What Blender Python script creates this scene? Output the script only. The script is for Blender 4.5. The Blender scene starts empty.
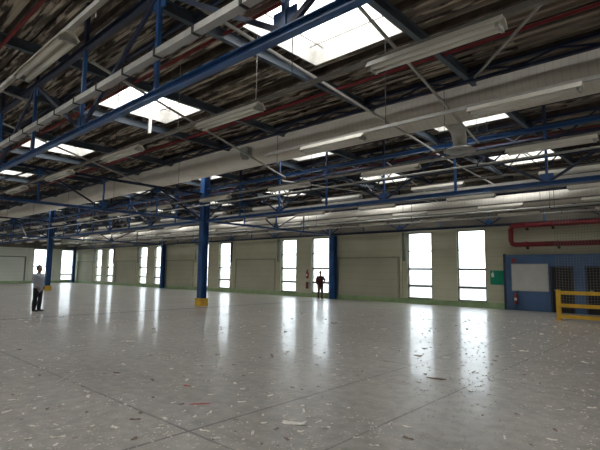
import bpy, math, random
from mathutils import Vector, Matrix
random.seed(7)
S = bpy.context.scene
COL = S.collection
PI = math.pi

# ------------------------------------------------------------------ camera numbers
F_PX = 452.0
YAW, PITCH, ROLL = math.radians(42.2), math.atan(47.0/452.0), math.radians(0.75)
CAM = Vector((0, 0, 1.65))
_fw = Vector((-math.sin(YAW)*math.cos(PITCH), math.cos(YAW)*math.cos(PITCH), math.sin(PITCH)))
_rt0 = Vector((math.cos(YAW), math.sin(YAW), 0))
_up0 = _rt0.cross(_fw)
_rt = _rt0*math.cos(ROLL) + _up0*math.sin(ROLL)
_up = -_rt0*math.sin(ROLL) + _up0*math.cos(ROLL)

def seen(p, m=6):
    d = Vector(p) - CAM
    z = d.dot(_fw)
    if z < .3: return False
    x = 300 + F_PX*d.dot(_rt)/z; y = 225 - F_PX*d.dot(_up)/z
    return -m < x < 600+m and -m < y < 450+m

# ------------------------------------------------------------------ materials
def new_mat(name):
    m = bpy.data.materials.new(name); m.use_nodes = True
    nt = m.node_tree; nt.nodes.clear()
    out = nt.nodes.new('ShaderNodeOutputMaterial')
    return m, nt, out

def mat(name, col, rough=.6, metal=0.0, var=.18, scale=3.0, bump=0.0, spec=.5):
    m, nt, out = new_mat(name)
    b = nt.nodes.new('ShaderNodeBsdfPrincipled')
    tc = nt.nodes.new('ShaderNodeTexCoord')
    nz = nt.nodes.new('ShaderNodeTexNoise'); nz.inputs['Scale'].default_value = scale; nz.inputs['Detail'].default_value = 6
    nt.links.new(tc.outputs['Object'], nz.inputs['Vector'])
    r = nt.nodes.new('ShaderNodeValToRGB')
    r.color_ramp.elements[0].position = .3; r.color_ramp.elements[1].position = .7
    r.color_ramp.elements[0].color = (*[c*(1-var) for c in col], 1)
    r.color_ramp.elements[1].color = (*[min(1, c*(1+var)) for c in col], 1)
    nt.links.new(nz.outputs['Fac'], r.inputs['Fac'])
    nt.links.new(r.outputs['Color'], b.inputs['Base Color'])
    b.inputs['Roughness'].default_value = rough; b.inputs['Metallic'].default_value = metal
    b.inputs['Specular IOR Level'].default_value = spec
    if bump:
        bp = nt.nodes.new('ShaderNodeBump'); bp.inputs['Strength'].default_value = bump; bp.inputs['Distance'].default_value = .02
        nt.links.new(nz.outputs['Fac'], bp.inputs['Height']); nt.links.new(bp.outputs['Normal'], b.inputs['Normal'])
    nt.links.new(b.outputs['BSDF'], out.inputs['Surface'])
    return m

def math_node(nt, op, a, b=None, c=None):
    n = nt.nodes.new('ShaderNodeMath'); n.operation = op
    for i, v in enumerate((a, b, c)):
        if v is None: continue
        if isinstance(v, (int, float)): n.inputs[i].default_value = v
        else: nt.links.new(v, n.inputs[i])
    return n.outputs[0]

def floor_mat():
    m, nt, out = new_mat('polished_concrete')
    b = nt.nodes.new('ShaderNodeBsdfPrincipled')
    tc = nt.nodes.new('ShaderNodeTexCoord'); O = tc.outputs['Object']
    sp = nt.nodes.new('ShaderNodeSeparateXYZ'); nt.links.new(O, sp.inputs[0])
    def noise(s, d=6, vec=O, dist=0):
        n = nt.nodes.new('ShaderNodeTexNoise'); n.inputs['Scale'].default_value = s; n.inputs['Detail'].default_value = d
        n.inputs['Distortion'].default_value = dist
        nt.links.new(vec, n.inputs['Vector']); return n.outputs['Fac']
    def ramp(f, p0, p1, c0, c1):
        r = nt.nodes.new('ShaderNodeValToRGB'); e = r.color_ramp.elements
        e[0].position, e[1].position = p0, p1; e[0].color = (*c0, 1); e[1].color = (*c1, 1)
        nt.links.new(f, r.inputs['Fac']); return r.outputs['Color']
    def mix(f, a, bb, kind='MIX'):
        n = nt.nodes.new('ShaderNodeMix'); n.data_type = 'RGBA'; n.blend_type = kind
        if isinstance(f, (int, float)): n.inputs[0].default_value = f
        else: nt.links.new(f, n.inputs[0])
        nt.links.new(a, n.inputs[6])
        if isinstance(bb, tuple): n.inputs[7].default_value = (*bb, 1)
        else: nt.links.new(bb, n.inputs[7])
        return n.outputs[2]
    base = ramp(noise(.35, 8, dist=.6), .3, .72, FLOOR_A, FLOOR_B)
    fine = ramp(noise(6, 8), .3, .7, (.74, .74, .73), (1.14, 1.14, 1.14))
    base = mix(1.0, base, fine, 'MULTIPLY')
    # long worn tyre streaks
    mp = nt.nodes.new('ShaderNodeMapping'); mp.inputs['Scale'].default_value = (.25, 1.6, 1); mp.inputs['Rotation'].default_value = (0, 0, .5)
    nt.links.new(O, mp.inputs['Vector'])
    st = ramp(noise(1.1, 6, mp.outputs[0]), .50, .78, (1, 1, 1), (.80, .79, .77))
    base = mix(.8, base, st, 'MULTIPLY')
    # saw-cut joints
    tot = None
    def line(axis, pos, w):
        d = math_node(nt, 'ABSOLUTE', math_node(nt, 'SUBTRACT', sp.outputs[axis], pos))
        return math_node(nt, 'LESS_THAN', d, w)
    for ax, pos, w in ((0, -4.1, .018), (0, -2.77, .014), (0, -17.05, .19), (0, -9.6, .014), (1, 2.85, .016), (1, 7.6, .016), (1, 17.9, .025), (0, 2.6, .02), (0, -30, .05)):
        l = line(ax, pos, w); tot = l if tot is None else math_node(nt, 'MAXIMUM', tot, l)
    jn = math_node(nt, 'MULTIPLY', tot, math_node(nt, 'MULTIPLY_ADD', noise(2.0), 1.2, .0))
    base = mix(jn, base, (.05, .048, .045))
    nt.links.new(base, b.inputs['Base Color'])
    rg = math_node(nt, 'MULTIPLY_ADD', noise(.8, 6), .20, .21)
    rg = math_node(nt, 'MULTIPLY_ADD', noise(9, 6), .10, rg)
    nt.links.new(rg, b.inputs['Roughness'])
    b.inputs['Specular IOR Level'].default_value = .6
    b.inputs['Coat Weight'].default_value = .26; b.inputs["Coat Roughness"].default_value = .12
    bp = nt.nodes.new('ShaderNodeBump'); bp.inputs['Strength'].default_value = .14; bp.inputs['Distance'].default_value = .012
    nt.links.new(noise(5, 5), bp.inputs['Height']); nt.links.new(bp.outputs['Normal'], b.inputs['Normal'])
    nt.links.new(b.outputs['BSDF'], out.inputs['Surface'])
    return m

def ceiling_mat():
    m, nt, out = new_mat('flaking_roof_deck')
    b = nt.nodes.new('ShaderNodeBsdfPrincipled'); b.inputs['Roughness'].default_value = .9
    tc = nt.nodes.new('ShaderNodeTexCoord')
    def mapped(s):
        mp = nt.nodes.new('ShaderNodeMapping'); mp.inputs['Scale'].default_value = s
        nt.links.new(tc.outputs['Object'], mp.inputs['Vector']); return mp.outputs[0]
    def noise(vec, s, d=5):
        n = nt.nodes.new('ShaderNodeTexNoise'); n.inputs['Scale'].default_value = s; n.inputs['Detail'].default_value = d
        nt.links.new(vec, n.inputs['Vector']); return n.outputs['Fac']
    r = nt.nodes.new('ShaderNodeValToRGB'); e = r.color_ramp.elements
    e[0].position = .38; e[0].color = (.055, .044, .036, 1)
    e[1].position = .62; e[1].color = (.74, .67, .56, 1)
    k = e.new(.51); k.color = (.15, .12, .095, 1)
    k = e.new(.56); k.color = (.40, .34, .27, 1)
    nt.links.new(noise(mapped((.55, 5.2, 1)), 1.6, 10), r.inputs['Fac'])
    # sheets towards the right-hand end have kept an even brown coat
    sp = nt.nodes.new('ShaderNodeSeparateXYZ'); nt.links.new(tc.outputs['Object'], sp.inputs[0])
    mr = nt.nodes.new('ShaderNodeMapRange'); mr.inputs['From Min'].default_value = -5.5; mr.inputs['From Max'].default_value = -2.5; mr.inputs['To Max'].default_value = .8
    nt.links.new(math_node(nt, 'ADD', sp.outputs[0], math_node(nt, 'MULTIPLY', noise(tc.outputs['Object'], .7, 3), 1.5)), mr.inputs['Value'])
    mx = nt.nodes.new('ShaderNodeMix'); mx.data_type = 'RGBA'
    nt.links.new(mr.outputs[0], mx.inputs[0]); nt.links.new(r.outputs['Color'], mx.inputs[6]); mx.inputs[7].default_value = (.27, .225, .185, 1)
    nt.links.new(mx.outputs[2], b.inputs['Base Color'])
    nt.links.new(b.outputs['BSDF'], out.inputs['Surface'])
    return m

def strip_mat():
    m, nt, out = new_mat('ragged_pale_batten')
    b = nt.nodes.new('ShaderNodeBsdfPrincipled'); b.inputs['Roughness'].default_value = .9
    tc = nt.nodes.new('ShaderNodeTexCoord'); mp = nt.nodes.new('ShaderNodeMapping'); mp.inputs['Scale'].default_value = (1.3, 6, 1)
    nt.links.new(tc.outputs['Object'], mp.inputs['Vector'])
    n = nt.nodes.new('ShaderNodeTexNoise'); n.inputs['Scale'].default_value = 1.5; n.inputs['Detail'].default_value = 8
    nt.links.new(mp.outputs[0], n.inputs['Vector'])
    r = nt.nodes.new('ShaderNodeValToRGB'); e = r.color_ramp.elements
    e[0].position = .44; e[0].color = (.06, .048, .04, 1); e[1].position = .56; e[1].color = (.56, .49, .40, 1)
    nt.links.new(n.outputs['Fac'], r.inputs['Fac']); nt.links.new(r.outputs['Color'], b.inputs['Base Color'])
    nt.links.new(b.outputs['BSDF'], out.inputs['Surface'])
    return m

def wall_mat(name, a, c):
    """pale painted wall of horizontal cladding sheets"""
    m, nt, out = new_mat(name)
    b = nt.nodes.new('ShaderNodeBsdfPrincipled'); b.inputs['Roughness'].default_value = .7
    tc = nt.nodes.new('ShaderNodeTexCoord'); O = tc.outputs['Object']
    nz = nt.nodes.new('ShaderNodeTexNoise'); nz.inputs['Scale'].default_value = .6; nz.inputs['Detail'].default_value = 7
    nt.links.new(O, nz.inputs['Vector'])
    r = nt.nodes.new('ShaderNodeValToRGB'); e = r.color_ramp.elements
    e[0].position, e[1].position = .3, .7; e[0].color = (*a, 1); e[1].color = (*c, 1)
    nt.links.new(nz.outputs['Fac'], r.inputs['Fac'])
    sp = nt.nodes.new('ShaderNodeSeparateXYZ'); nt.links.new(O, sp.inputs[0])
    fr = math_node(nt, 'FRACT', math_node(nt, 'MULTIPLY', sp.outputs[2], 1/.42))
    ln = math_node(nt, 'LESS_THAN', fr, .09)
    mx = nt.nodes.new('ShaderNodeMix'); mx.data_type = 'RGBA'; mx.blend_type = 'MULTIPLY'
    nt.links.new(math_node(nt, 'MULTIPLY', ln, .38), mx.inputs[0]); nt.links.new(r.outputs['Color'], mx.inputs[6]); mx.inputs[7].default_value = (.72, .72, .68, 1)
    nt.links.new(mx.outputs[2], b.inputs['Base Color'])
    nt.links.new(b.outputs['BSDF'], out.inputs['Surface'])
    return m

def glass_mat(name, tint, gloss=.06):
    m, nt, out = new_mat(name)
    t = nt.nodes.new('ShaderNodeBsdfTransparent'); t.inputs['Color'].default_value = (*tint, 1)
    g = nt.nodes.new('ShaderNodeBsdfGlossy'); g.inputs['Roughness'].default_value = .03
    x = nt.nodes.new('ShaderNodeMixShader'); x.inputs[0].default_value = gloss
    nt.links.new(t.outputs[0], x.inputs[1]); nt.links.new(g.outputs[0], x.inputs[2]); nt.links.new(x.outputs[0], out.inputs['Surface'])
    return m

def skylight_mat():
    m, nt, out = new_mat('clouded_skylight_sheet')
    t = nt.nodes.new('ShaderNodeBsdfTransparent')
    tc = nt.nodes.new('ShaderNodeTexCoord'); nz = nt.nodes.new('ShaderNodeTexNoise'); nz.inputs['Scale'].default_value = 2.2
    nt.links.new(tc.outputs['Object'], nz.inputs['Vector'])
    r = nt.nodes.new('ShaderNodeValToRGB'); r.color_ramp.elements[0].color = (.76, .76, .76, 1); r.color_ramp.elements[1].color = (.95, .95, .95, 1)
    nt.links.new(nz.outputs['Fac'], r.inputs['Fac']); nt.links.new(r.outputs['Color'], t.inputs['Color'])
    d = nt.nodes.new('ShaderNodeBsdfTranslucent'); d.inputs['Color'].default_value = (.8, .82, .84, 1)
    x = nt.nodes.new('ShaderNodeMixShader'); x.inputs[0].default_value = .2
    nt.links.new(t.outputs[0], x.inputs[1]); nt.links.new(d.outputs[0], x.inputs[2]); nt.links.new(x.outputs[0], out.inputs['Surface'])
    return m

def duct_mat():
    m, nt, out = new_mat('cream_spiral_duct_sheet')
    b = nt.nodes.new('ShaderNodeBsdfPrincipled'); b.inputs['Roughness'].default_value = .62
    tc = nt.nodes.new('ShaderNodeTexCoord'); sp = nt.nodes.new('ShaderNodeSeparateXYZ'); nt.links.new(tc.outputs['Object'], sp.inputs[0])
    nz = nt.nodes.new('ShaderNodeTexNoise'); nz.inputs['Scale'].default_value = 1.3; nz.inputs['Detail'].default_value = 6
    nt.links.new(tc.outputs['Object'], nz.inputs['Vector'])
    r = nt.nodes.new('ShaderNodeValToRGB'); e = r.color_ramp.elements
    e[0].position, e[1].position = .3, .7; e[0].color = (.70, .66, .59, 1); e[1].color = (.82, .78, .70, 1)
    nt.links.new(nz.outputs['Fac'], r.inputs['Fac'])
    fr = math_node(nt, 'FRACT', math_node(nt, 'MULTIPLY', math_node(nt, 'MULTIPLY_ADD', sp.outputs[2], .06, sp.outputs[0]), 1/.16))
    ln = math_node(nt, 'LESS_THAN', fr, .14)
    mx = nt.nodes.new('ShaderNodeMix'); mx.data_type = 'RGBA'
    nt.links.new(math_node(nt, 'MULTIPLY', ln, .18), mx.inputs[0]); nt.links.new(r.outputs['Color'], mx.inputs[6]); mx.inputs[7].default_value = (.30, .27, .24, 1)
    nt.links.new(mx.outputs[2], b.inputs['Base Color']); nt.links.new(b.outputs['BSDF'], out.inputs['Surface'])
    return m

FLOOR_A, FLOOR_B = (.32, .302, .272), (.385, .366, .332)
SKY = 9.0
M = dict(
    floor=floor_mat(), ceiling=ceiling_mat(),
    wall=wall_mat('pale_olive_cladding', (.49, .48, .345), (.57, .56, .42)),
    wall_l=wall_mat('pale_green_cladding', (.68, .72, .62), (.78, .80, .71)),
    plain=mat('dull_plaster', (.40, .39, .35), .9),
    blue=mat('blue_painted_steel', (.024, .095, .28), .38, 0, .25, 2.0),
    bluegrey=mat('blue_grey_painted_steel', (.075, .10, .13), .5, 0, .2, 2.0),
    dkblue=mat('dark_blue_steel', (.016, .03, .075), .5, 0, .25),
    navy=mat('navy_frame_paint', (.03, .045, .07), .5),
    yellow=mat('yellow_paint', (.68, .41, .035), .45, 0, .15, 4),
    red=mat('red_pipe_paint', (.23, .016, .026), .45, 0, .2, 4),
    dkred=mat('dull_red_pipe_paint', (.20, .022, .022), .5, 0, .25, 4),
    galv=mat('galvanised_sheet', (.50, .49, .46), .5, .35, .12, 5),
    duct=duct_mat(),
    pale=mat('pale_steel', (.42, .41, .38), .55, .1, .15, 6),
    white=mat('white_enamel', (.74, .71, .62), .45, 0, .06, 5),
    rail=mat('dull_grey_rail', (.20, .19, .17), .6, .1, .15, 6),
    tube=mat('unlit_tube_glass', (.86, .84, .78), .2, 0, .03),
    dark=mat('dark_iron', (.03, .028, .027), .6, 0, .3),
    purlin=mat('brown_purlin_steel', (.075, .058, .046), .8, 0, .5, 4),
    strip=strip_mat(),
    greenbase=mat('green_plinth_paint', (.33, .46, .24), .6, 0, .15, 2),
    frame=mat('grey_green_window_frame', (.17, .19, .16), .5, 0, .15),
    doorf=mat('olive_door_frame', (.30, .30, .22), .7, 0, .1), upper=mat('dark_upper_wall', (.20, .185, .155), .8, 0, .2, .8),
    doorp=wall_mat('olive_sectional_door', (.41, .405, .30), (.48, .475, .365)),
    doorl=wall_mat('light_sectional_door', (.70, .74, .65), (.77, .80, .72)),
    glass=glass_mat("window_glass", (.64, .68, .71)),
    sky=skylight_mat(), 
    part=mat('blue_partition_paint', (.062, .125, .25), .55, 0, .12, 1.2),
    board=mat('blank_grey_white_board', (.52, .53, .50), .5, 0, .06),
    green=mat('green_sign_face', (.0, .26, .155), .45, 0, .06),
    signwhite=mat('white_sign_mark', (.75, .8, .78), .5, 0, .03),
    black=mat('painted_doorway_dark', (.012, .010, .010), .7),
    net=mat('grey_net_cord', (.24, .24, .23), .8),
    skin=mat('skin', (.30, .17, .11), .6, 0, .06), hair=mat('dark_hair', (.03, .025, .022), .7),
    shirt=mat('pale_grey_shirt', (.38, .41, .46), .85, 0, .1, 12), trouser=mat('dark_trousers', (.014, .015, .022), .85),
    jacket=mat('dark_red_jacket', (.085, .018, .017), .8), khaki=mat('khaki_trousers', (.13, .10, .065), .85),
    shoe=mat('black_shoes', (.01, .01, .01), .5),
    paper=mat('white_paper_scrap', (.84, .81, .74), .85, 0, .1, 20), brown=mat('brown_scrap', (.24, .19, .145), .9, 0, .3, 20),
    pink=mat('red_tape_scrap', (.45, .07, .06), .7), ground=mat('outdoor_paving', (.36, .36, .34), .9, 0, .1, .2),
    grass=mat('outdoor_grass', (.10, .17, .05), .9), building=mat('outdoor_grey_facade', (.06, .06, .065), .9),
    purple=mat('x', (.1, .1, .1)),
)
bpy.data.materials.remove(M.pop('purple'))

# ------------------------------------------------------------------ mesh builder
class MB:
    def __init__(s): s.v = []; s.f = []
    def add(s, vs, fs):
        o = len(s.v); s.v += [tuple(v) for v in vs]; s.f += [tuple(i+o for i in f) for f in fs]; return s
    def box(s, x0, x1, y0, y1, z0, z1):
        vs = [(x, y, z) for z in (z0, z1) for y in (y0, y1) for x in (x0, x1)]
        return s.add(vs, [(0, 2, 3, 1), (4, 5, 7, 6), (0, 1, 5, 4), (2, 6, 7, 3), (0, 4, 6, 2), (1, 3, 7, 5)])
    def bar(s, a, b, w, h, up=(0, 0, 1)):
        """rectangular bar from a to b, w across, h in the 'up' sense"""
        a, b = Vector(a), Vector(b); d = (b-a).normalized(); u = Vector(up)
        if abs(d.dot(u)) > .98: u = Vector((0, 1, 0))
        r = d.cross(u).normalized(); u = r.cross(d)
        vs = [p + r*(sx*w/2) + u*(sz*h/2) for p in (a, b) for sx, sz in ((-1, -1), (1, -1), (1, 1), (-1, 1))]
        return s.add(vs, [(3, 2, 1, 0), (4, 5, 6, 7), (0, 1, 5, 4), (1, 2, 6, 5), (2, 3, 7, 6), (3, 0, 4, 7)])
    def ibeam(s, a, b, w, h, t=.012, up=(0, 0, 1)):
        a, b = Vector(a), Vector(b); d = (b-a).normalized(); u = Vector(up)
        if abs(d.dot(u)) > .98: u = Vector((0, 1, 0))
        r = d.cross(u).normalized(); u = r.cross(d)
        for k in (-1, 1):
            c = u*(k*(h/2-t/2)); s.bar(a+c, b+c, w, t, u)
        return s.bar(a, b, t, h-2*t, u)
    def tube(s, pts, r, n=10, cap=True):
        pts = [Vector(p) for p in pts]; rings = []
        for i, p in enumerate(pts):
            d = (pts[min(i+1, len(pts)-1)] - pts[max(i-1, 0)]).normalized()
            u = Vector((0, 0, 1)) if abs(d.z) < .95 else Vector((0, 1, 0))
            x = d.cross(u).normalized(); y = x.cross(d)
            rr = r[i] if isinstance(r, (list, tuple)) else r
            rings.append([p + (x*math.cos(2*PI*k/n) + y*math.sin(2*PI*k/n))*rr for k in range(n)])
        vs = [v for g in rings for v in g]; fs = []
        for i in range(len(pts)-1):
            for k in range(n):
                fs.append((i*n+k, i*n+(k+1) % n, (i+1)*n+(k+1) % n, (i+1)*n+k))
        if cap: fs += [tuple(range(n-1, -1, -1)), tuple((len(pts)-1)*n+k for k in range(n))]
        return s.add(vs, fs)
    def lathe(s, c, prof, n=20):
        vs = [(c[0]+r*math.cos(2*PI*k/n), c[1]+r*math.sin(2*PI*k/n), c[2]+z) for r, z in prof for k in range(n)]
        fs = [(i*n+k, i*n+(k+1) % n, (i+1)*n+(k+1) % n, (i+1)*n+k) for i in range(len(prof)-1) for k in range(n)]
        fs += [tuple(range(n-1, -1, -1)), tuple((len(prof)-1)*n+k for k in range(n))]
        return s.add(vs, fs)
    def build(s, name, m, parent=None, smooth=False):
        me = bpy.data.meshes.new(name); me.from_pydata(s.v, [], s.f); me.update()
        me.materials.append(m)
        if smooth:
            for p in me.polygons: p.use_smooth = len(p.vertices) == 4
        o = bpy.data.objects.new(name, me); COL.objects.link(o)
        if parent is not None:
            o.parent = parent
            o.location = -parent.location if parent.parent is None else Vector((0, 0, 0))
        return o

def tag(o, label=None, cat=None, group=None, kind=None):
    for k, v in (('label', label), ('category', cat), ('group', group), ('kind', kind)):
        if v: o[k] = v
    return o
def thing(name, label, cat, loc, group=None):
    o = bpy.data.objects.new(name, None); COL.objects.link(o); o.location = loc; o.empty_display_size = .2
    return tag(o, label, cat, group)
def dup(root, loc, label=None):
    r = root.copy(); COL.objects.link(r); r.location = loc
    if label: r['label'] = label
    for ch in list(root.children):
        c = ch.copy(); COL.objects.link(c); c.parent = r
        for g in list(ch.children):
            d = g.copy(); COL.objects.link(d); d.parent = c
    return r
def struct(o): o['kind'] = 'structure'; return o
ORD = ['first', 'second', 'third', 'fourth', 'fifth', 'sixth', 'seventh', 'eighth', 'ninth', 'tenth', 'eleventh', 'twelfth',
       'thirteenth', 'fourteenth', 'fifteenth', 'sixteenth', 'seventeenth', 'eighteenth', 'nineteenth', 'twentieth']

# ------------------------------------------------------------------ hall shell
X0, X1, Y0, Y1, ZR = -58.3, 12.0, -17.0, 23.0, 6.55
struct(MB().box(X0-.3, X1+.3, Y0-.3, Y1+.3, -.2, 0).build('floor', M['floor']))
struct(MB().box(-220, 150, Y1+.3, 220, -.3, -.1).box(-220, X0-.3, -150, Y1+.3, -.3, -.1).build('ground', M['ground']))

WINX = [x - 10*n for n in range(0, 5) for x in (-9.04, -11.92)]
WW, WZ0, WZ1 = 1.48, .28, 3.92
# back wall with openings
mb = MB()
edges = sorted((x-WW/2, x+WW/2) for x in WINX)
cur = X0
for a, b in edges:
    mb.box(cur, a, Y1, Y1+.3, 0, 7.2); mb.box(a, b, Y1, Y1+.3, 0, WZ0); mb.box(a, b, Y1, Y1+.3, WZ1, 7.2); cur = b
mb.box(cur, X1, Y1, Y1+.3, 0, 7.2)
struct(mb.build('wall_back', M['wall']))
WINY = [19.05, 22.08]
mb = MB(); cur = Y0
for y in WINY:
    a, b = y-WW/2, y+WW/2
    mb.box(X0-.3, X0, cur, a, 0, 7.2); mb.box(X0-.3, X0, a, b, 0, WZ0); mb.box(X0-.3, X0, a, b, WZ1, 7.2); cur = b
mb.box(X0-.3, X0, cur, Y1, 0, 7.2)
struct(mb.build('wall_left', M['wall_l']))
struct(MB().box(X1, X1+.3, Y0, Y1, 0, 7.2).build('wall_right', M['plain']))
struct(MB().box(X0, X1, Y0-.3, Y0, 0, 7.2).build('wall_front', M['plain']))
struct(MB().box(X0+.02, -7.35, Y1-.05, Y1, 0, .27).build('baseboard_back', M['greenbase']))
struct(MB().box(X0, X0+.05, Y0, Y1-.05, 0, .24).build('baseboard_left', M['greenbase']))

# windows
TR = [.28, .97, 1.90, 2.88, 3.92]
def window(n, c, axis):
    def bx(m, u0, u1, d0, d1, z0, z1):
        if axis == 'x': m.box(c+u0, c+u1, Y1+d0, Y1+d1, z0, z1)
        else: m.box(X0-d1, X0-d0, c+u0, c+u1, z0, z1)
    h = WW/2; f = MB()
    bx(f, -h, -h+.06, .06, .16, WZ0, WZ1); bx(f, h-.06, h, .06, .16, WZ0, WZ1)
    bx(f, -h+.06, h-.06, .06, .16, WZ0, WZ0+.06); bx(f, -h+.06, h-.06, .06, .16, WZ1-.06, WZ1)
    for i, z in enumerate(TR[1:-1]):
        w = .032 if i == 2 else .06
        bx(f, -h+.06, h-.06, .06, .16, z-w, z+w)
    o = struct(f.build('window_%d' % n, M['frame']))
    for i in range(4):
        p = MB(); bx(p, -h+.06, h-.06, .105, .115, TR[i]+(.06 if i == 0 else .045), TR[i+1]-(.06 if i == 3 else .045))
        p.build('pane', M['glass'], o)
    s = MB(); bx(s, -h-.04, h+.04, -.05, .06, WZ0-.05, WZ0); s.build('window_sill', M['greenbase'], o)
    # portal
    ld = bpy.data.lights.new('daylight', 'AREA'); ld.shape = 'RECTANGLE'; ld.size = WW; ld.size_y = WZ1-WZ0
    ld.cycles.is_portal = True
    lo = bpy.data.objects.new('daylight', ld); COL.objects.link(lo)
    if axis == 'x': lo.location = (c, Y1+.28, (WZ0+WZ1)/2); lo.rotation_euler = (-PI/2, 0, 0)
    else: lo.location = (X0-.28, c, (WZ0+WZ1)/2); lo.rotation_euler = (-PI/2, 0, PI/2)
wn = 0
for x in WINX: wn += 1; window(wn, x, 'x')
for y in WINY: wn += 1; window(wn, y, 'y')

struct(MB().box(X0, X1, Y1-.03, Y1, 4.02, 6.4).build('trim_90', M['upper']))  # thin darker slabs over both walls above the window heads
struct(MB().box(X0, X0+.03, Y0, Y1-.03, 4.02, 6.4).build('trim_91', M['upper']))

# sectional doors, closed, in the back and left walls
dn = 0
for n in range(5):
    dn += 1
    a, b = -17.45-10*n, -13.25-10*n
    d = struct(MB().box(a, b, Y1-.035, Y1, .27, 2.52).build('door_%d' % dn, M['doorp']))
    f = MB().box(a-.10, a, Y1-.07, Y1, .27, 2.6).box(b, b+.10, Y1-.07, Y1, .27, 2.6).box(a-.10, b+.10, Y1-.05, Y1, 2.52, 2.60)
    f.build('door_frame', M['doorf'], d)
dn += 1
d = struct(MB().box(X0, X0+.04, 12.6, 17.35, .24, 2.92).build('door_%d' % dn, M['doorl']))
MB().box(X0, X0+.09, 17.35, 17.5, .24, 3.02).box(X0, X0+.09, 12.45, 12.6, .24, 3.02).box(X0, X0+.07, 12.45, 17.5, 2.92, 3.02).build('door_frame', M['frame'], d)

# narrow dark housings flanking each pair of windows, pilasters on the wall
tn = 0
for n in range(5):
    for x in (-12.83-10*n, -8.10-10*n):
        if n == 0 and x > -9: continue
        tn += 1; struct(MB().box(x-.07, x+.07, Y1-.12, Y1, 2.35, 3.95).build('trim_%d' % tn, M['frame']))
    for x in (-13.02-10*n, -7.85-10*n):
        if x > -8: continue
        tn += 1; struct(MB().box(x-.06, x+.06, Y1-.08, Y1, .27, 4.0).build('trim_%d' % tn, M['wall']))
tn += 1; struct(MB().box(X0, X0+.10, 17.75, 18.0, .24, 4.0).build('trim_%d' % tn, M['wall_l']))
tn += 1; struct(MB().box(X0, X0+.10, 20.5, 20.7, .24, 4.0).build('trim_%d' % tn, M['wall_l']))

# ------------------------------------------------------------------ roof: ribbed deck with skylight openings
SKX = [7.8, 1.1, -5.42, -11.85] + [-18.7 - 6.65*n for n in range(6)]
SKY_Y = [6.55 + 6.5*n for n in range(-3, 3)]
SW, SL = 1.13, 1.15
ys = []
y = Y0
ybr = sorted([c-SL for c in SKY_Y] + [c+SL for c in SKY_Y])
marks = [Y0] + ybr + [Y1]
prof = []
for a, b in zip(marks[:-1], marks[1:]):
    n = max(1, round((b-a)/.24)); p = (b-a)/n
    for i in range(n):
        q = a+i*p
        prof += [(q, ZR), (q+p*.45, ZR), (q+p*.55, ZR+.07), (q+p*.95, ZR+.07)]
prof.append((Y1, ZR))
xm = sorted([X0, X1] + [c-SW for c in SKX] + [c+SW for c in SKX])
mb = MB()
def hole(x, y):
    return any(abs(x-c) < SW for c in SKX) and any(abs(y-c) < SL for c in SKY_Y)
for (ya, za), (yb, zb) in zip(prof[:-1], prof[1:]):
    for xa, xb in zip(xm[:-1], xm[1:]):
        if hole((xa+xb)/2, (ya+yb)/2): continue
        mb.add([(xa, ya, za), (xb, ya, za), (xb, yb, zb), (xa, yb, zb)], [(0, 3, 2, 1)])
# weather deck above
for ya, yb in zip(marks[:-1], marks[1:]):
    for xa, xb in zip(xm[:-1], xm[1:]):
        if hole((xa+xb)/2, (ya+yb)/2): continue
        mb.add([(xa, ya, ZR+.2), (xb, ya, ZR+.2), (xb, yb, ZR+.2), (xa, yb, ZR+.2)], [(0, 1, 2, 3)])
struct(mb.build('ceiling', M['ceiling']))
for cx in SKX:
    for cy in SKY_Y:
        wn += 1
        f = MB(); t = .04
        z0, z1 = ZR-.10, ZR+.42
        f.box(cx-SW-t, cx-SW, cy-SL-t, cy+SL+t, z0, z1).box(cx+SW, cx+SW+t, cy-SL-t, cy+SL+t, z0, z1)
        f.box(cx-SW, cx+SW, cy-SL-t, cy-SL, z0, z1).box(cx-SW, cx+SW, cy+SL, cy+SL+t, z0, z1)
        o = struct(f.build('window_%d' % wn, M['galv']))
        g = MB()
        for u in (-.93, .93): g.box(cx+u-.02, cx+u+.02, cy-SL, cy+SL, ZR+.26, ZR+.30)
        for u in (-.95, .95): g.box(cx-SW, cx+SW, cy+u-.02, cy+u+.02, ZR+.26, ZR+.30)
        g.bar((cx-SW, cy+.1, ZR+.2), (cx+SW, cy+.1, ZR+.2), .05, .05)
        g.build('glazing_bars', M['pale'], o)
        MB().box(cx-SW, cx+SW, cy-SL, cy+SL, ZR+.36, ZR+.372).build('pane', M['sky'], o)
        ld = bpy.data.lights.new('daylight', 'AREA'); ld.shape = 'RECTANGLE'; ld.size = 2*SW; ld.size_y = 2*SL; ld.cycles.is_portal = True
        lo = bpy.data.objects.new('daylight', ld); COL.objects.link(lo); lo.location = (cx, cy, ZR+.40)

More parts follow.
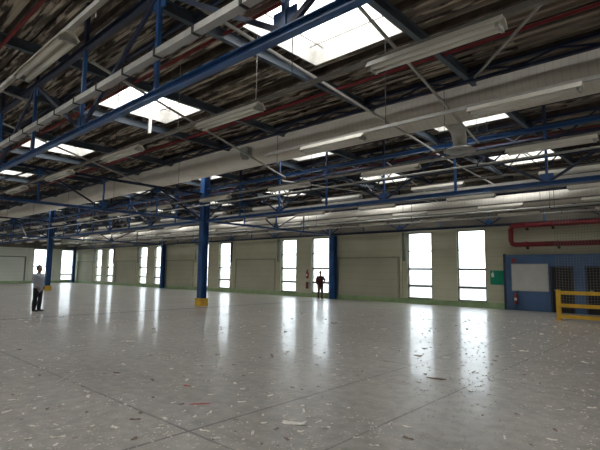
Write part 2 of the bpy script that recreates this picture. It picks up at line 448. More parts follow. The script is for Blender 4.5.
# purlins along the hall, cross beams beside the skylights
STRIPS = []
yy = -.9
while yy < 22.85: STRIPS.append(yy); yy += .28
cb = cp = 0
for i, yy in enumerate(STRIPS):
    cross = [c for c in SKY_Y if abs(yy-c) < SL+.12]
    segs = [(X0+.02, X1-.02)]
    if cross:
        xs = [X0+.02] + [v for c in sorted(SKX) for v in (c-SW-.06, c+SW+.06)] + [X1-.02]
        segs = [(a, b) for a, b in zip(xs[0::2], xs[1::2]) if b > a]
    pur = i % 4 == 0
    if cross:
        row = {0: 'row behind the camera', 1: 'nearest skylight row', 2: 'middle skylight row', 3: 'skylight row by the window wall'}[max(0, SKY_Y.index(cross[0])-2)]
        for q, (a, b) in enumerate(reversed(segs)):
            if not (seen((a+.1, yy, ZR)) or seen((b-.1, yy, ZR)) or seen(((a+b)/2, yy, ZR))): continue
            w = MB()
            if pur: w.box(a, b, yy-.012, yy+.012, ZR-.13, ZR-.001).box(a, b, yy-.012, yy+.06, ZR-.145, ZR-.13)
            else: w.box(a, b, yy-.038, yy+.038, ZR-.036, ZR-.001)
            kind = 'purlin' if pur else 'batten'
            where = 'skylight gap %s from the right' % ORD[q]
            tag(w.build(kind, M['purlin'] if pur else M['strip']), 'short %s %s, %s, %s' % ('brown' if pur else 'pale', kind, where, row), kind, '%ss in the %s, %s' % (kind, where, row))
        continue
    if not pur: segs = [(X0+.02, -2.8)]
    w = MB()
    for a, b in segs:
        if pur: w.box(a, b, yy-.012, yy+.012, ZR-.13, ZR-.001).box(a, b, yy-.012, yy+.06, ZR-.145, ZR-.13)
        else: w.box(a, b, yy-.038, yy+.038, ZR-.036, ZR-.001)
    c = cp if pur else cb
    def nth(n): return ORD[n] if n < 20 else ('twentieth' if n == 20 else 'number %d' % (n+1))
    if pur: cp += 1
    else: cb += 1
    tag(w.build('purlin' if pur else 'batten', M['purlin'] if pur else M['strip']),
        ('brown steel purlin under the roof deck, %s from the camera side' if pur else 'ragged pale batten under the roof deck, %s from the camera side') % nth(c),
        'purlin' if pur else 'batten', 'roof purlins' if pur else 'roof battens')
bi = 0
for c in SKX[1:]:
    for x in (c+1.45, c-1.45):
        if x > 1 or x < X0+.3: continue
        w = MB().ibeam((x, -.8, ZR-.26), (x, 22.95, ZR-.26), .12, .22)
        tag(w.build('roof_beam', M['bluegrey']), 'blue-grey steel roof beam running across to the window wall, %s from the right' % ORD[bi], 'beam', 'roof cross beams')
        bi += 1

# ------------------------------------------------------------------ trusses
ZB, ZT = 4.05, 5.55
def truss(name, label, a, b, stub=True, ZT=5.55, gap=0, chord=.12, mb_=M['blue'], mt=M['blue'], n=8, phase=0):
    a, b = Vector(a), Vector(b)
    d = (b-a)
    t = thing(name, label, 'truss', (a.x, a.y, ZB), 'blue roof trusses')
    def P(k, z): q = a + d*(k/n); return (q.x, q.y, z)
    MB().ibeam(P(0, ZB), P(n, ZB), chord, chord).build('bottom_chord', mb_, t)
    MB().ibeam(P(0, ZT), P(n, ZT), chord, chord).build('top_chord', mt, t)
    u = d.normalized(); h = chord/2
    for k in range(n+1):
        kk = min(max(k, .02), n-.02)
        MB().bar(P(kk, ZB+h), P(kk, ZT-h), .06, .06).build('post', M['blue'], t)
        z = ZB if (k+phase) % 2 == 0 else ZT
        g0 = Vector(P(kk, ZB+h+.10 if z == ZB else ZT-h-.10))
        e = .16 if 0 < k < n else .04
        MB().bar(g0-u*e, g0+u*e, .022, .20).build('gusset_plate', M['blue'], t)
        if stub: MB().bar(P(kk, ZT+h), P(kk, ZR-.15), .07, .07).build('stub_post', M['dkblue'], t)
    for k in range(n - gap):
        z0, z1 = (ZB+h, ZT-h) if (k+phase) % 2 == 0 else (ZT-h, ZB+h)
        MB().bar(P(k+.03, z0), P(k+.97, z1), .05, .06).build('diagonal', M['dkblue'], t)
    return t
ROWS = [(3.1, 'nearest the camera'), (13.0, 'on the middle column row'), (22.72, 'along the window wall')]
SPANS = [((-17.9, 1.9), 'right-hand'), ((-37.9, -18.1), 'middle'), ((-58.0, -38.1), 'far left')]
for y, rn in ROWS:
    for (xa, xb), sn in SPANS:
        if y < 5 and xb < -30: continue
        truss('roof_truss', '%s span of the long blue steel truss %s' % (sn, rn), (xa, y, 0), (xb, y, 0), chord=.10 if y < 5 else .12, mt=M['blue'] if 5 < y < 20 else M['dkblue'], mb_=M['dkblue'] if y > 20 else M['blue'])
for x, xn in ((-18.0, 'at the nearer blue columns'), (-38.0, 'at the farther blue columns')):
    for (ya, yb), sn in (((3.25, 12.8), 'near half'), ((13.2, 22.5), 'window-side half')):
        truss('cross_truss', '%s of the blue cross truss %s' % (sn, xn), (x, ya, 0), (x, yb, 0), stub=False, n=4, mt=M['dkblue'], chord=.10, ZT=5.32, gap=int(ya > 5))

# ------------------------------------------------------------------ columns
def column(x, y, label, base=True, w=.33):
    t = thing('column', label, 'column', (x, y, 0), 'blue steel columns')
    m = MB()
    top = ZB-.07 if y > 20 else ZR-.15
    m.bar((x, y-w/2+.012, .36), (x, y-w/2+.012, top), .024, w, up=(1, 0, 0)); m.bar((x, y+w/2-.012, .36), (x, y+w/2-.012, top), .024, w, up=(1, 0, 0))
    m = MB().box(x-w/2, x+w/2, y-w/2, y-w/2+.025, 0, top).box(x-w/2, x+w/2, y+w/2-.025, y+w/2, 0, top).box(x-.02, x+.02, y-w/2+.025, y+w/2-.025, 0, top)
    m.build('shaft', M['blue'], t)
    if base:
        g = w/2+.06
        MB().box(x-g, x+g, y-g, y-w/2-.01, 0, .36).box(x-g, x+g, y+w/2+.01, y+g, 0, .36).box(x-g, x-w/2-.01, y-w/2-.01, y+w/2+.01, 0, .36).box(x+w/2+.01, x+g, y-w/2-.01, y+w/2+.01, 0, .36).build('base_guard', M['yellow'], t)['label'] = 'yellow base guard'
    return t
column(-18.05, 13, 'tall blue steel column with a yellow base standing alone in the hall')
column(-38, 13, 'distant blue steel column with a yellow base behind the man in the pale shirt')
column(-17.72, 22.72, 'blue steel column against the window wall beside the person in dark red', False)
column(-37.75, 22.72, 'blue steel column against the window wall beside the far pair of windows', False)
column(-57.8, 22.6, 'blue steel column in the far left corner of the hall', False)

# ------------------------------------------------------------------ ducts
def duct(y, zc, r, label):
    t = thing('duct', label, 'duct', (-20, y, zc), 'long round ventilation ducts')
    MB().tube([(x, y, zc) for x in (-57.5, 4)], r, 28).build('duct_body', M['duct'], t, True)
    for k in range(12):
        x = 1.2-5*k
        MB().tube([(x, y, zc+r), (x, y, ZR-.02)], .012, 6).build('hanger_rod', M['dark'], t)
duct(11.0, 5.96, .45, 'long cream spiral duct running through the middle of the roof, nearer one')
duct(21.15, 4.92, .30, 'long cream duct running just above the windows')
# branch and round diffuser
t = thing('air_diffuser', 'round ceiling diffuser on a short grey branch of the nearer cream duct', 'diffuser', (-4.95, 12, 5.0))
MB().tube([(-4.95, 11.38, 5.75), (-4.95, 11.72, 5.68), (-4.95, 11.93, 5.56), (-4.95, 12.0, 5.38), (-4.95, 12.0, 5.14)], [.2, .2, .2, .19, .17], 18).build('branch_duct', M['galv'], t, True)
MB().lathe((-4.95, 12, 5.0), [(.14, 0), (.24, .0), (.24, .012), (.34, .012), (.43, .03), (.43, .045), (.24, .13), (.17, .15)], 28).build('diffuser_plate', M['pale'], t, True)
t = thing('junction_box', 'small grey box mounted on the front of the nearer cream duct', 'box', (-12.15, 10.45, 5.92))
MB().box(-12.36, -11.94, 10.36, 10.57, 5.76, 6.08).build('housing', M['galv'], t)
MB().lathe((-12.15, 10.42, 5.64), [(.12, 0), (.15, .05), (.10, .12)], 14).build('lens_cover', M['pale'], t)

# long dark blue beam behind the duct
def girder(y, z0, z1, label):
    t = thing('lattice_girder', label, 'girder', (-20, y, z0), 'dark lattice girders')
    MB().bar((X0+.2, y, z0), (3, y, z0), .07, .06).build('bottom_chord', M['dkblue'], t)
    MB().bar((X0+.2, y, z1), (3, y, z1), .07, .06).build('top_chord', M['dkblue'], t)
    x = 2.4; k = 0
    while x > X0+1.5:
        a, b = (z0+.03, z1-.03) if k % 2 else (z1-.03, z0+.03)
        MB().bar((x, y, a), (x-.75, y, b), .04, .04).build('web_bar', M['dkblue'], t)
        x -= .75; k += 1
girder(10.15, 6.14, 6.37, 'dark lattice girder running along just above the front of the nearer cream duct')
girder(4.55, 6.02, 6.36, 'dark lattice girder under the roof between the nearest truss and the first skylights')
girder(17.0, 5.72, 6.36, 'dark lattice girder under the roof behind the middle truss')
girder(14.75, 5.78, 6.36, 'dark lattice girder close behind the middle truss')
girder(18.2, 5.5, 6.36, 'dark lattice girder under the roof near the window-wall skylights')

# ------------------------------------------------------------------ light rows
LROWS = [1.92, 4.95, 7.72, 10.5, 13.42, 16.1, 18.9, 21.75]
RN = ['on the light row nearest the camera', 'on the second light row from the camera', 'on the third light row from the camera',
      'on the light row below the cream duct', 'on the light row beside the middle truss', 'on the light row behind the middle truss',
      'on the second light row from the window wall', 'on the light row nearest the window wall']
ZL = 4.46
def make_fixture(loc, label):
    t = thing('light_fixture', label, 'light', loc, 'unlit fluorescent fixtures')
    x, y, z = loc; L = .87
    vs = []; prof = [(-.05, .008), (.05, .008), (.125, -.09), (.117, -.095), (.045, -.03), (-.045, -.03), (-.117, -.095), (-.125, -.09)]
    m = MB(); n = len(prof)
    m.add([(x+sx*L, y+a, z+b) for sx in (-1, 1) for a, b in prof],
          [tuple(range(n)), tuple(2*n-1-k for k in range(n))] + [(k, n+k, n+(k+1) % n, (k+1) % n) for k in range(n)])
    m.build('reflector', M['white'], t)
    for dy in (-.06, .06):
        MB().tube([(x-L+.05, y+dy, z-.10), (x+L-.05, y+dy, z-.10)], .032, 10).build('fluorescent_tube', M['tube'], t, True)
    for sx in (-1, 1):
        MB().box(x+sx*(L-.05)-.02, x+sx*(L-.05)+.02, y-.10, y+.10, z-.13, z-.06).build('end_cap', M['pale'], t)
    return t
FIX = None
for i, y in enumerate(LROWS):
    zz = 4.56 if i == 2 else ZL
    r = thing('light_trunking', 'long grey trunking rail ' + RN[i], 'rail', (-20, y, zz), 'lighting rails')
    MB().box(-8.2 if i == 2 else X0+.3, 3.5, y-.03, y+.03, zz, zz+.06).build('rail', M['pale'] if i in (0, 2) else M['rail'], r)
    for k in range(11):
        x = 1.2-5.9*k
        if seen((x, y, 5)) and not (i == 2 and x < -8): MB().tube([(x, y, zz+.06), (x, y, ZR-.02)], .008, 5).build('hanger_rod', M['dark'], r)
    c = 0
    for k in range(16):
        x = (1.75 if i == 2 else 1.45) - 3.87*k
        if x < X0+1.5 or (i == 2 and k > 2): break
        if not (seen((x, y, zz), 0) or seen((x-.9, y, zz), 0)): continue
        lab = 'white fixture, %s from right %s' % (ORD[c], RN[i]); c += 1
        loc = Vector((x + random.uniform(-.12, .12), y, zz))
        if FIX is None: FIX = make_fixture(loc, lab)
        else: dup(FIX, loc, lab)
        if random.random() < .0: pass

# ------------------------------------------------------------------ cable trays, conduits, pipes
t = thing('cable_tray', 'grey cable tray with dark joint bands above the nearest blue truss chord', 'tray', (-20, 2.86, 4.4))
MB().box(-57, 3.5, 2.84, 2.852, 4.40, 4.485).box(-57, 3.5, 2.938, 2.95, 4.40, 4.485).box(-57, 3.5, 2.852, 2.938, 4.40, 4.41).build('tray_body', M['galv'], t)
x = 2.5
while x > -30:
    MB().box(x-.022, x+.022, 2.832, 2.84, 4.393, 4.492).box(x-.022, x+.022, 2.84, 2.95, 4.393, 4.40).build('joint_band', M['dark'], t); x -= .85
t2 = thing('cable_tray', 'pale grey cable tray running behind the middle truss', 'tray', (-20, 14.2, 4.36))
MB().box(-57, 3.5, 14.1, 14.11, 4.32, 4.42).box(-57, 3.5, 14.29, 14.3, 4.32, 4.42).box(-57, 3.5, 14.11, 14.29, 4.32, 4.33).build('tray_body', M['galv'], t2)
def pipe(name, label, y, z, r, m, xa=-57.8, xb=3.6, cat='pipe'):
    t = thing(name, label, cat, (-20, y, z))
    MB().tube([(xa, y, z), (xb, y, z)], r, 12).build('pipe_run', m, t, True)
    for k in range(9):
        x = 1.5-6.2*k
        if xa < x < xb:
            MB().tube([(x, y, z+r), (x, y, ZR-.02)], .01, 5).build('hanger_rod', M['dark'], t)
            MB().tube([(x-.02, y, z), (x+.02, y, z)], r+.012, 12).build('pipe_clamp', M['dark'], t)
    return t
pipe('sprinkler_pipe', 'dull red sprinkler pipe along the roof in front of the nearer duct', 8.75, 6.25, .033, M['red'])
pipe('sprinkler_pipe', 'dull red sprinkler pipe high in the top left corner of the roof', 2.32, 6.02, .033, M['dkred'])
pipe('sprinkler_pipe', 'thin dull red pipe along the roof behind the middle truss', 15.72, 6.1, .04, M['dkred'])
pipe('sprinkler_pipe', 'thin dull red pipe passing close by the first skylights', 7.95-2.7, 6.3, .035, M['dkred'])
pipe('conduit', 'pale conduit running along the roof in front of the middle truss', 12.62, 4.72, .03, M['pale'], cat='conduit')
pipe('conduit', 'brownish conduit running along behind the middle truss', 16.9, 4.85, .04, M['strip'], cat='conduit')
pipe('conduit', 'pale conduit running along in front of the window-wall duct', 20.3, 4.42, .035, M['galv'], cat='conduit')
pipe('conduit', 'pale conduit along the tops of the windows', 22.35, 4.42, .04, M['pale'], cat='conduit')

# pale horizontal braces between the trusses
BR = [((-8.15, 3.25), (-12.47, 12.85), 'from the nearest truss past the small grey box on the duct'),
      ((-3.2, 3.25), (-4.75, 12.85), 'crossing in front of the duct near the round diffuser'),
      ((.0, 5.9), (-3.75, 10.02), 'crossing the bare roof at the upper right'),
      ((-13.5, 3.25), (-20.5, 12.85), 'below the second and third skylights'),
      ((-5.2, 3.25), (-6.1, 12.85), 'just beyond the largest skylight'),
      ((-10.9, 2.3), (-11.3, 3.3), 'at the far left above the light row nearest the camera'),
      ((-8.0, 13.2), (-10.5, 22.5), 'behind the middle truss in the centre'),
      ((-13.0, 13.2), (-10.6, 22.5), 'behind the middle truss left of the centre'),
      ((-22.0, 13.2), (-27.5, 22.5), 'over the far windows'),
      ((-6.2, 13.2), (-6.6, 20.0), 'behind the middle truss towards the red pipe loop')]
for (xa, ya), (xb, yb), ph in BR:
    zb_ = 6.13 if 'bare roof' in ph else 5.42
    tag(MB().bar((xa, ya, zb_), (xb, yb, zb_), .043, .043).build('brace', M['pale']), 'thin pale brace bar ' + ph, 'brace', 'pale roof braces')

# hanging wires and the white strip under the second skylight
for x, y, z0, ph in ((-6.6, 5.9, 4.9, 'beside the largest skylight'), (-8.6, 5.4, 4.7, 'between the two nearest skylights'), (-5.2, 2.1, 4.6, 'above the nearest light row')):
    tag(MB().tube([(x, y, ZR+.11), (x+.01, y, (z0+ZR)/2), (x, y, z0)], .006, 5).build('cable', M['pale']), 'thin loose wire hanging from the roof ' + ph, 'wire')
tag(MB().box(-12.77, -12.69, 6.97, 7.03, 5.9, ZR+.3).build('hanging_strip', M['tube']), 'narrow white strip hanging below the second skylight', 'strip')

# ------------------------------------------------------------------ right-hand wall area
YP = 22.86
tn += 1
struct(MB().box(-7.32, 3.0, YP, Y1, 0, 2.6).build('trim_%d' % tn, M['part']))
tn += 1
struct(MB().box(-7.42, -7.32, YP-.03, Y1, 0, 2.64).build('trim_%d' % tn, M['navy']))
for a, b in ((-5.34, -4.52), (-3.98, -3.1)):
    dn += 1
    d = struct(MB().box(a, b, YP-.03, YP, 0, 2.0).build('door_%d' % dn, M['black']))  # flat black panel, painted as the unlit inside of an open doorway
    MB().box(a-.06, a, YP-.05, YP, 0, 2.06).box(b, b+.06, YP-.05, YP, 0, 2.06).box(a-.06, b+.06, YP-.05, YP, 2.0, 2.06).build('door_frame', M['navy'], d)
    MB().tube([(a+.1, YP-.07, 1.0), (a+.22, YP-.07, 1.0)], .015, 8).tube([(a+.1, YP-.07, 1.0), (a+.1, YP-.02, 1.0)], .012, 8).build('door_handle', M['galv'], d)
t = thing('notice_board', 'large blank grey-white board on the blue partition', 'board', (-6.27, YP-.03, 1.5))
MB().box(-7.03, -5.5, YP-.03, YP-.002, .93, 2.14).build('board_face', M['board'], t)
MB().box(-7.06, -5.47, YP-.035, YP-.002, .90, .93).box(-7.06, -5.47, YP-.035, YP-.002, 2.14, 2.17).box(-7.06, -7.03, YP-.035, YP-.002, .93, 2.14).box(-5.5, -5.47, YP-.035, YP-.002, .93, 2.14).build('board_frame', M['pale'], t)
t = thing('safety_sign', 'square green sign on the pale wall beside the right-hand window', 'sign', (-7.75, Y1-.03, 1.5))
MB().box(-8.1, -7.42, Y1-.03, Y1-.002, 1.16, 1.85).build('sign_face', M['green'], t)
s = MB().box(-8.03, -7.92, Y1-.036, Y1-.03, 1.52, 1.72).box(-8.00, -7.95, Y1-.036, Y1-.03, 1.73, 1.79)
s.box(-8.05, -8.03, Y1-.036, Y1-.03, 1.6, 1.70).build('sign_mark', M['signwhite'], t)

def extinguisher(x, y, z, label, body):
    t = thing('fire_extinguisher', label, 'extinguisher', (x, y, z), 'fire extinguishers')
    MB().lathe((x, y, z), [(.06, 0), (.085, .02), (.085, .40), (.07, .46), (.03, .50), (.025, .53)], 18).build('cylinder', body, t, True)
    MB().box(x-.03, x+.03, y-.03, y+.03, z+.53, z+.58).bar((x, y, z+.6), (x+.14, y, z+.64), .02, .02).bar((x, y, z+.56), (x+.13, y, z+.55), .02, .02).build('valve', M['dark'], t)
    MB().tube([(x-.03, y, z+.56), (x-.12, y-.01, z+.5), (x-.13, y-.02, z+.25), (x-.12, y-.02, z+.12)], .014, 8).build('hose', M['dark'], t)
    MB().box(x-.05, x+.05, y-.095, y-.075, z+.18, z+.30).build('paper_label', M['signwhite'], t)
    MB().box(x-.04, x+.04, y+.08, Y1 if y > 22.85 else YP, z+.15, z+.35).build('wall_bracket', M['dark'], t)
    return t
extinguisher(-6.86, YP-.12, .28, 'dark red fire extinguisher hung low on the blue partition', M['dkred'])
extinguisher(-20.02, Y1-.12, 1.22, 'red fire extinguisher on the wall left of the window with the person', M['red'])
tag(MB().box(-7.04, -6.84, YP-.02, YP-.002, 2.22, 2.42).build('fire_sign', M['red']), 'small red sign above the board on the blue partition', 'sign')
t = thing('utility_box', 'dark box low on the wall under the fire extinguisher near the person', 'box', (-20.02, Y1-.1, .7))
MB().box(-20.14, -19.9, Y1-.14, Y1-.001, .55, 1.0).build('housing', M['frame'], t)
MB().box(-20.12, -19.92, Y1-.15, Y1-.14, .57, .98).build('lid', M['dkred'], t)

# red hose-main loop
t = thing('fire_main_pipe', 'thick dark red pipe looping back on itself high on the right wall', 'pipe', (-6.9, 22.66, 3.5))
pts = [(3.2, 22.68, 3.97)]
R = .2
for k in range(7):
    a = PI/2 + k/6*PI/2; pts.append((-6.78+R*math.cos(a), 22.68, 3.77+R*math.sin(a)))
for k in range(7):
    a = PI + k/6*PI/2; pts.append((-6.78+R*math.cos(a), 22.68, 3.27+R*math.sin(a)))
pts.append((3.2, 22.68, 3.07))
MB().tube(pts, .112, 16).build('pipe_run', M['red'], t, True)
for x, z in ((-6.3, 3.97), (-6.3, 3.07), (-5.2, 3.97), (-5.0, 3.07), (-2.5, 3.97), (-2.5, 3.07)):
    MB().tube([(x-.04, 22.68, z), (x+.04, 22.68, z)], .135, 16).build('flange', M['red'], t, True)
    MB().box(x-.03, x+.03, 22.72, Y1-.001, z-.22, z-.06).build('pipe_bracket', M['dark'], t)

# yellow guard rail
t = thing('guard_rail', 'yellow three-rail guard barrier at the right by the hanging net', 'barrier', (-4.25, 19.0, 0))
for x in (-4.25, -2.25, -.32, 1.68):
    p = MB().box(x-.07, x+.07, 18.93, 19.07, .02, 1.12).build('post', M['yellow'], t)
    MB().box(x-.13, x+.13, 18.87, 19.13, 0, .02).build('base_plate', M['yellow'], p)
for z in (.16, .56, 1.02):
    MB().box(-4.18, 1.8, 18.89, 18.93, z-.065, z+.065).build('rail', M['yellow'], t)

# hanging safety net
m = MB()
xa, xb, za, zb, yn = -4.38, 1.6, .45, 4.2, 19.4
n = int((xb-xa)/.1)
for i in range(n+1):
    x = xa+i*.1; m.bar((x, yn+.03*math.sin(i*.7), za), (x, yn, zb), .0065, .0065)
for i in range(int((zb-za)/.1)+1):
    z = za+i*.1
    pts = [(xa+j*.4, yn+.02*math.sin(j*.9+i*.3), z-.02*math.sin(j*1.3)) for j in range(16)]
    for p, q in zip(pts[:-1], pts[1:]): m.bar(p, q, .0065, .0065)
t = thing('safety_net', 'grey wide-mesh safety net hanging behind the yellow guard rail', 'net', (xa, yn, za))
m.build('net_mesh', M['net'], t)
MB().tube([(xa-.1, yn, zb+.03), (xb+.3, yn, zb+.03)], .025, 8).build('top_rod', M['dark'], t)
for x in (-4.34, -1.5, 1.5): MB().tube([(x, yn, zb+.05), (x, yn, ZR-.03)], .01, 6).build('hanger_rod', M['dark'], t)

# ------------------------------------------------------------------ people
def fuse(name, chains, m, parent, voxel, k=1.0, smooth=3):
    """chains: lists of (x, y, z, rx, ry); each is a lofted limb with rounded ends; all fused to one surface"""
    b = MB(); N = 14
    for ch in chains:
        P = [Vector(c[:3]) for c in ch]; rings = []
        for i, p in enumerate(P):
            d = (P[min(i+1, len(P)-1)]-P[max(i-1, 0)]).normalized()
            if abs(d.z) > .8: x = Vector((1, 0, 0)); x = (x-d*x.dot(d)).normalized(); y = d.cross(x)
            else: y = Vector((0, 0, 1)); y = (y-d*y.dot(d)).normalized(); x = y.cross(d)
            rx, ry = ch[i][3], ch[i][4]
            if i == 0:
                for f, g in ((1, .15), (.8, .6)): rings.append([p-d*min(rx, ry)*f*.75 + (x*rx*math.cos(2*PI*j/N)+y*ry*math.sin(2*PI*j/N))*g for j in range(N)])
            rings.append([p+x*rx*math.cos(2*PI*j/N)+y*ry*math.sin(2*PI*j/N) for j in range(N)])
            if i == len(P)-1:
                for f, g in ((.8, .6), (1, .15)): rings.append([p+d*min(rx, ry)*f*.75 + (x*rx*math.cos(2*PI*j/N)+y*ry*math.sin(2*PI*j/N))*g for j in range(N)])
        vs = [v*k for r in rings for v in r]; fs = []
        for i in range(len(rings)-1):
            for j in range(N): fs.append((i*N+j, i*N+(j+1) % N, (i+1)*N+(j+1) % N, (i+1)*N+j))
        fs += [tuple(range(N-1, -1, -1)), tuple((len(rings)-1)*N+j for j in range(N))]
        b.add(vs, fs)
    o = b.build(name, m)
    rm = o.modifiers.new('fuse', 'REMESH'); rm.mode = 'VOXEL'; rm.voxel_size = voxel
    sm = o.modifiers.new('smooth', 'SMOOTH'); sm.factor = .5; sm.iterations = smooth
    dg = bpy.context.evaluated_depsgraph_get(); dg.update()
    nm = bpy.data.meshes.new_from_object(o.evaluated_get(dg))
    old = o.data; bpy.data.objects.remove(o); bpy.data.meshes.remove(old)
    nm.name = name; nm.materials.clear(); nm.materials.append(m)
    for p in nm.polygons: p.use_smooth = True
    r = bpy.data.objects.new(name, nm); COL.objects.link(r); r.parent = parent
    return r

def person(loc, face, height, label, top, bottom, hands, stride=.0):
    """the figure faces its own +x; face = heading of +x"""
    t = thing('person', label, 'person', loc)
    t.rotation_euler = (0, 0, face)
    k = height/1.75
    fx = stride
    torso = [(0, 0, .86, .10, .15), (0, 0, .96, .115, .165), (.01, 0, 1.10, .11, .145), (.01, 0, 1.28, .125, .165), (-.005, 0, 1.38, .11, .17), (-.01, 0, 1.44, .075, .12)]
    head = [(-.01, 0, 1.44, .064, .064), (.0, 0, 1.51, .058, .060), (.022, 0, 1.56, .080, .064), (.026, 0, 1.605, .100, .078), (.022, 0, 1.66, .107, .084), (.012, 0, 1.71, .097, .078), (.008, 0, 1.74, .065, .055)]
    ch = [torso, head]
    legs = []
    for s_, f in ((1, fx), (-1, -fx)):
        leg = [(0, s_*.09, .90, .095, .088), (.01+f*.3, s_*.095, .72, .085, .08), (.015+f, s_*.10, .50, .06, .058), (-.01+f, s_*.10, .32, .058, .055), (-.02+f, s_*.10, .09, .042, .042)]
        legs.append(leg); ch.append(leg)
        ch.append([(-.05+f, s_*.10, .05, .035, .035), (.10+f, s_*.11, .04, .03, .04)])
    arms = []
    for s_, (e, w) in zip((1, -1), hands):
        arm = [(-.01, s_*.175, 1.395, .055, .055), (-.015, s_*.20, 1.32, .055, .052), (*e, .042, .042), (*w, .028, .028)]
        arms.append((arm, Vector(e), Vector(w))); ch.append(arm)
        E, W = Vector(e), Vector(w); d = (W-E).normalized()
        side = d.cross(Vector((0, 1, 0))).normalized(); out = Vector((0, -s_, 0)); out = (out-d*out.dot(d)).normalized()
        if side.x < 0: side = -side
        p = W+d*.05
        ch.append([(*(W+d*.005), .026, .024), (*p, .034, .020), (*(W+d*.09), .036, .017)])
        base = W+d*.095
        for j, L in ((1.5, .072), (.5, .086), (-.5, .080), (-1.5, .060)):
            a = base+side*(j*.020); b_ = a+d*(L*.5)+out*.008; c = b_+d*(L*.42)+out*.028
            ch.append([(*a, .0095, .0095), (*b_, .009, .009), (*c, .0075, .0075)])
        a = W+d*.03+side*.028; b_ = a+side*.028+d*.035+out*.008; c = b_+d*.032+out*.012
        ch.append([(*a, .012, .012), (*b_, .0105, .0105), (*c, .009, .009)])
    # nose, brow, ears belong to the same continuous surface
    ch.append([(.120, 0, 1.665, .012, .010), (.134, 0, 1.632, .014, .014)])
    for s_ in (-1, 1): ch.append([(.005, s_*.086, 1.66, .016, .010), (.008, s_*.086, 1.615, .012, .009)])
    fuse('body', ch, M['skin'], t, .0055, k, 3)
    def ball(name, c, r, m, n=10):
        q = MB().lathe((0, 0, 0), [(max(.001, math.sin(PI*i/n)), -math.cos(PI*i/n)) for i in range(n+1)], 14)
        q.v = [((x*r[0]+c[0])*k, (y*r[1]+c[1])*k, (z*r[2]+c[2])*k) for x, y, z in q.v]
        o = q.build(name, m, None, True); o.parent = t; return o
    for s_ in (-1, 1): ball('eye', (.116, s_*.033, 1.662), (.009, .011, .007), M['hair'])
    ball('mouth', (.120, 0, 1.592), (.007, .022, .005), M['dkred'])
    fuse('hair', [[(-.026, 0, 1.63, .096, .093), (-.016, 0, 1.69, .112, .097), (-.002, 0, 1.74, .108, .090), (.0, 0, 1.772, .066, .058)]], M['hair'], t, .007, k, 2)
    g = .034
    tc = [[(x, y, z, rx+g, ry+g) for x, y, z, rx, ry in [(0, 0, .82, .11, .155)]+torso[1:-1]] + [(-.01, 0, 1.435, .088, .125), (-.005, 0, 1.485, .066, .066)]]
    for arm, E, W in arms:
        a2 = [(x, y, z, rx+.02, ry+.02) for x, y, z, rx, ry in arm[:-1]]; q = E.lerp(W, .88); a2.append((*q, .044, .044)); tc.append(a2)
    fuse('jacket' if top == 'jacket' else 'shirt', tc, M[top], t, .011, k, 4)
    bc = [[(0, 0, .88, .112, .163), (0, 0, .97, .124, .175)]] + [[(x, y, z, rx+.02+(.012 if z < .4 else 0), ry+.02+(.012 if z < .4 else 0)) for x, y, z, rx, ry in leg] for leg in legs]
    fuse('trousers', bc, M[bottom], t, .011, k, 3)
    for s_, f in ((1, fx), (-1, -fx)):
        c = (-.02+f, s_*.10)
        fuse('shoe', [[(c[0]-.055, c[1], .045, .042, .045), (c[0]+.04, c[1], .045, .044, .045), (c[0]+.13, c[1]+s_*.01, .042, .050, .042), (c[0]+.20, c[1]+s_*.012, .034, .040, .034)]], M['shoe'], t, .009, k, 2)
    return t
person((-19.45, 6.33, 0), YAW-.25, 1.74, 'man in pale grey shirt and dark trousers standing sideways at the left', 'shirt', 'trouser',
       (((-.03, .24, 1.14), (.10, .17, .96)), ((-.03, -.24, 1.14), (.10, -.17, .96))), .02)
person((-18.33, 22.2, 0), YAW-PI/2+.2, 1.70, 'person in dark red jacket and khaki trousers standing before a window', 'jacket', 'khaki',
       (((-.05, .33, 1.18), (.07, .19, 1.02)), ((-.02, -.26, 1.14), (.06, -.22, .92))), .03)

# ------------------------------------------------------------------ litter on the floor
def scrap(name, m, sx, sy, seed, label, cat, loc, rz, group=None, curl=.02, n=4):
    rnd = random.Random(seed); b = MB(); vs = []
    top = []
    for i in range(n+1):
        for j in range(n+1):
            u, v = i/n-.5, j/n-.5
            w = 1-.35*rnd.random()*(abs(u)+abs(v))
            vs.append((u*sx*w*2/1.6+rnd.uniform(-.1, .1)*sx, v*sy*w*2/1.6+rnd.uniform(-.1, .1)*sy, .002+curl*rnd.random()*(abs(u)+abs(v))))
    fs = [(i*(n+1)+j, (i+1)*(n+1)+j, (i+1)*(n+1)+j+1, i*(n+1)+j+1) for i in range(n) for j in range(n)]
    N = len(vs)
    b.add(vs + [(x, y, max(0, z-.0018)) for x, y, z in vs], fs + [tuple(N+k for k in reversed(f)) for f in fs])
    o = b.build(name, m); o.location = loc; o.rotation_euler = (0, 0, rz)
    return tag(o, label, cat, group)
def pix(x, y):
    d = _fw + _rt*((x-300)/F_PX) + _up*((225-y)/F_PX)
    s = -CAM.z/d.z
    return CAM + d*s
L1, L2 = 'small crumpled scrap of white litter lying on the concrete floor', 'small brown flake of litter lying on the concrete floor'
protoW = [scrap('paper_scrap', M['paper'], .05+.012*i, .025+.007*(i % 3), 40+i, L1, 'litter', (0, 0, 0), 0, 'white litter scraps') for i in range(7)]
protoB = [scrap('brown_flake', M['brown'], .05+.015*i, .028+.008*(i % 2), 80+i, L2, 'litter', (0, 0, 0), 0, 'brown litter flakes', .015) for i in range(4)]
used = set()
def put(protos, x, y, big=1.0):
    i = random.randrange(len(protos)); p = protos[i]
    if id(p) in used: o = p.copy(); COL.objects.link(o)
    else: o = p; used.add(id(p))
    q = pix(x, y); o.location = (q.x, q.y, 0); o.rotation_euler = (0, 0, random.uniform(0, 6.28))
    s = big*random.uniform(.5, 1.15); o.scale = (s, s, s)
spots = []
tries = 0
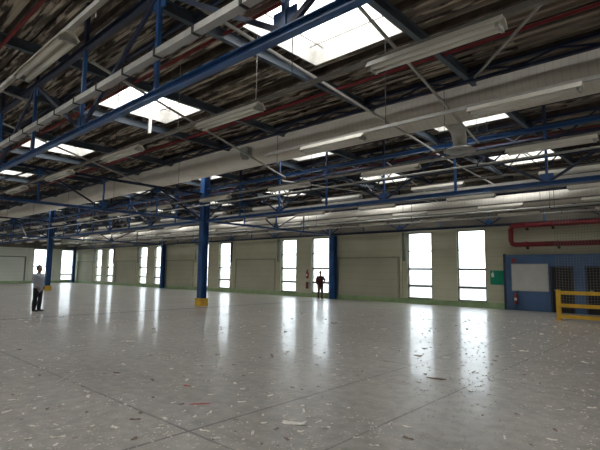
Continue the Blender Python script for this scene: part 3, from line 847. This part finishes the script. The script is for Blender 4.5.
for k in range(285):
    while True:
        tries += 1
        x = random.uniform(4, 596); y = 312 + 134*random.random()**.8
        dens = .35 + .65*(x < 320)*(y > 350) + .25*(y < 360)
        if random.random() > dens: continue
        q = pix(x, y)
        if q.y > 22 or (Vector((q.x, q.y))-Vector((-19.45, 6.33))).length < .6 or (Vector((q.x, q.y))-Vector((-18.05, 13))).length < .6: continue
        if any(abs(q.x-a) < .14 and abs(q.y-b) < .14 for a, b in spots): continue
        spots.append((q.x, q.y)); break
    far = max(1.0, min(2.2, (q-CAM).length/8))
    put(protoW if random.random() < .84 else protoB, x, y, far)
for p in protoW+protoB:
    if id(p) not in used: bpy.data.objects.remove(p)
q = pix(200, 404); scrap('tape_strip', M['pink'], .20, .05, 3, 'pinkish red strip of tape lying on the floor in the foreground', 'litter', (q.x, q.y, 0), .9, None, .004)
q = pix(187, 386); scrap('tape_strip', M['pink'], .12, .04, 5, 'short dull red scrap lying on the floor behind the pinkish tape strip', 'litter', (q.x, q.y, 0), .3, None, .006)
q = pix(115, 373); scrap('card_scrap', M['strip'], .12, .08, 9, 'flat orange-brown card scrap on the floor at the left foreground', 'litter', (q.x, q.y, 0), .3, None, .006)
q = pix(272, 356); scrap('bark_strip', M['brown'], .34, .05, 8, 'long dark strip of litter on the floor in the window reflections', 'litter', (q.x, q.y, 0), 2.4, None, .02)
q = pix(435, 379); scrap('bark_strip', M['brown'], .26, .05, 6, 'dark torn strip on the floor right of centre', 'litter', (q.x, q.y, 0), .2, None, .03)
q = pix(294, 424); scrap('torn_paper', M['paper'], .22, .07, 12, 'long torn piece of white paper on the floor in the lower centre', 'litter', (q.x, q.y, 0), .55, None, .03)
# uncountable crumbs
b = MB(); rnd = random.Random(11)
for k in range(4600):
    x = rnd.uniform(-5, 605); y = 305 + 150*rnd.random()**1.0
    q = pix(x, y)
    if q.y > 22.5: continue
    s = rnd.uniform(.006, .023)*max(1, min(2.5, (q-CAM).length/7)); a = rnd.uniform(0, 6.28)
    c, d = math.cos(a)*s, math.sin(a)*s; e = rnd.uniform(.3, .8)
    b.add([(q.x-c, q.y-d, .001), (q.x+d*e, q.y-c*e, .001), (q.x+c, q.y+d, .001), (q.x-d*e, q.y+c*e, .001), (q.x, q.y, .001+s*.4)],
          [(0, 1, 4), (1, 2, 4), (2, 3, 4), (3, 0, 4), (3, 2, 1, 0)])
tag(b.build('litter_crumbs', mat('crumb_mix', (.62, .59, .52), .9, 0, .4, 1.5)), 'scattering of tiny pale crumbs and dust flakes over the concrete floor', 'litter', kind='stuff')

# ------------------------------------------------------------------ outdoors
struct(MB().box(-66, X0-.6, 17, 26, -.1, -.02).build('lawn', M['grass']))

# ------------------------------------------------------------------ world, camera, view
w = bpy.data.worlds.new('overcast'); S.world = w; w.use_nodes = True
bg = w.node_tree.nodes['Background']; bg.inputs['Color'].default_value = (.985, .972, .945, 1); bg.inputs['Strength'].default_value = SKY
cd = bpy.data.cameras.new('camera'); cd.sensor_width = 36; cd.lens = F_PX/600*36; cd.clip_start = .05; cd.clip_end = 500
co = bpy.data.objects.new('camera', cd); COL.objects.link(co)
co.matrix_world = Matrix(((_rt.x, _up.x, -_fw.x, CAM.x), (_rt.y, _up.y, -_fw.y, CAM.y), (_rt.z, _up.z, -_fw.z, CAM.z), (0, 0, 0, 1)))
S.camera = co
S.view_settings.view_transform = 'Standard'; S.view_settings.look = 'None'; S.view_settings.gamma = 1; S.view_settings.use_curve_mapping = False
S.view_settings.exposure = 0.36
S.cycles.max_bounces = 10; S.cycles.diffuse_bounces = 6; S.cycles.glossy_bounces = 4; S.cycles.transparent_max_bounces = 12
S.cycles.use_denoising = True
S.cycles.caustics_reflective = False; S.cycles.caustics_refractive = False
S.cycles.sample_clamp_indirect = 8
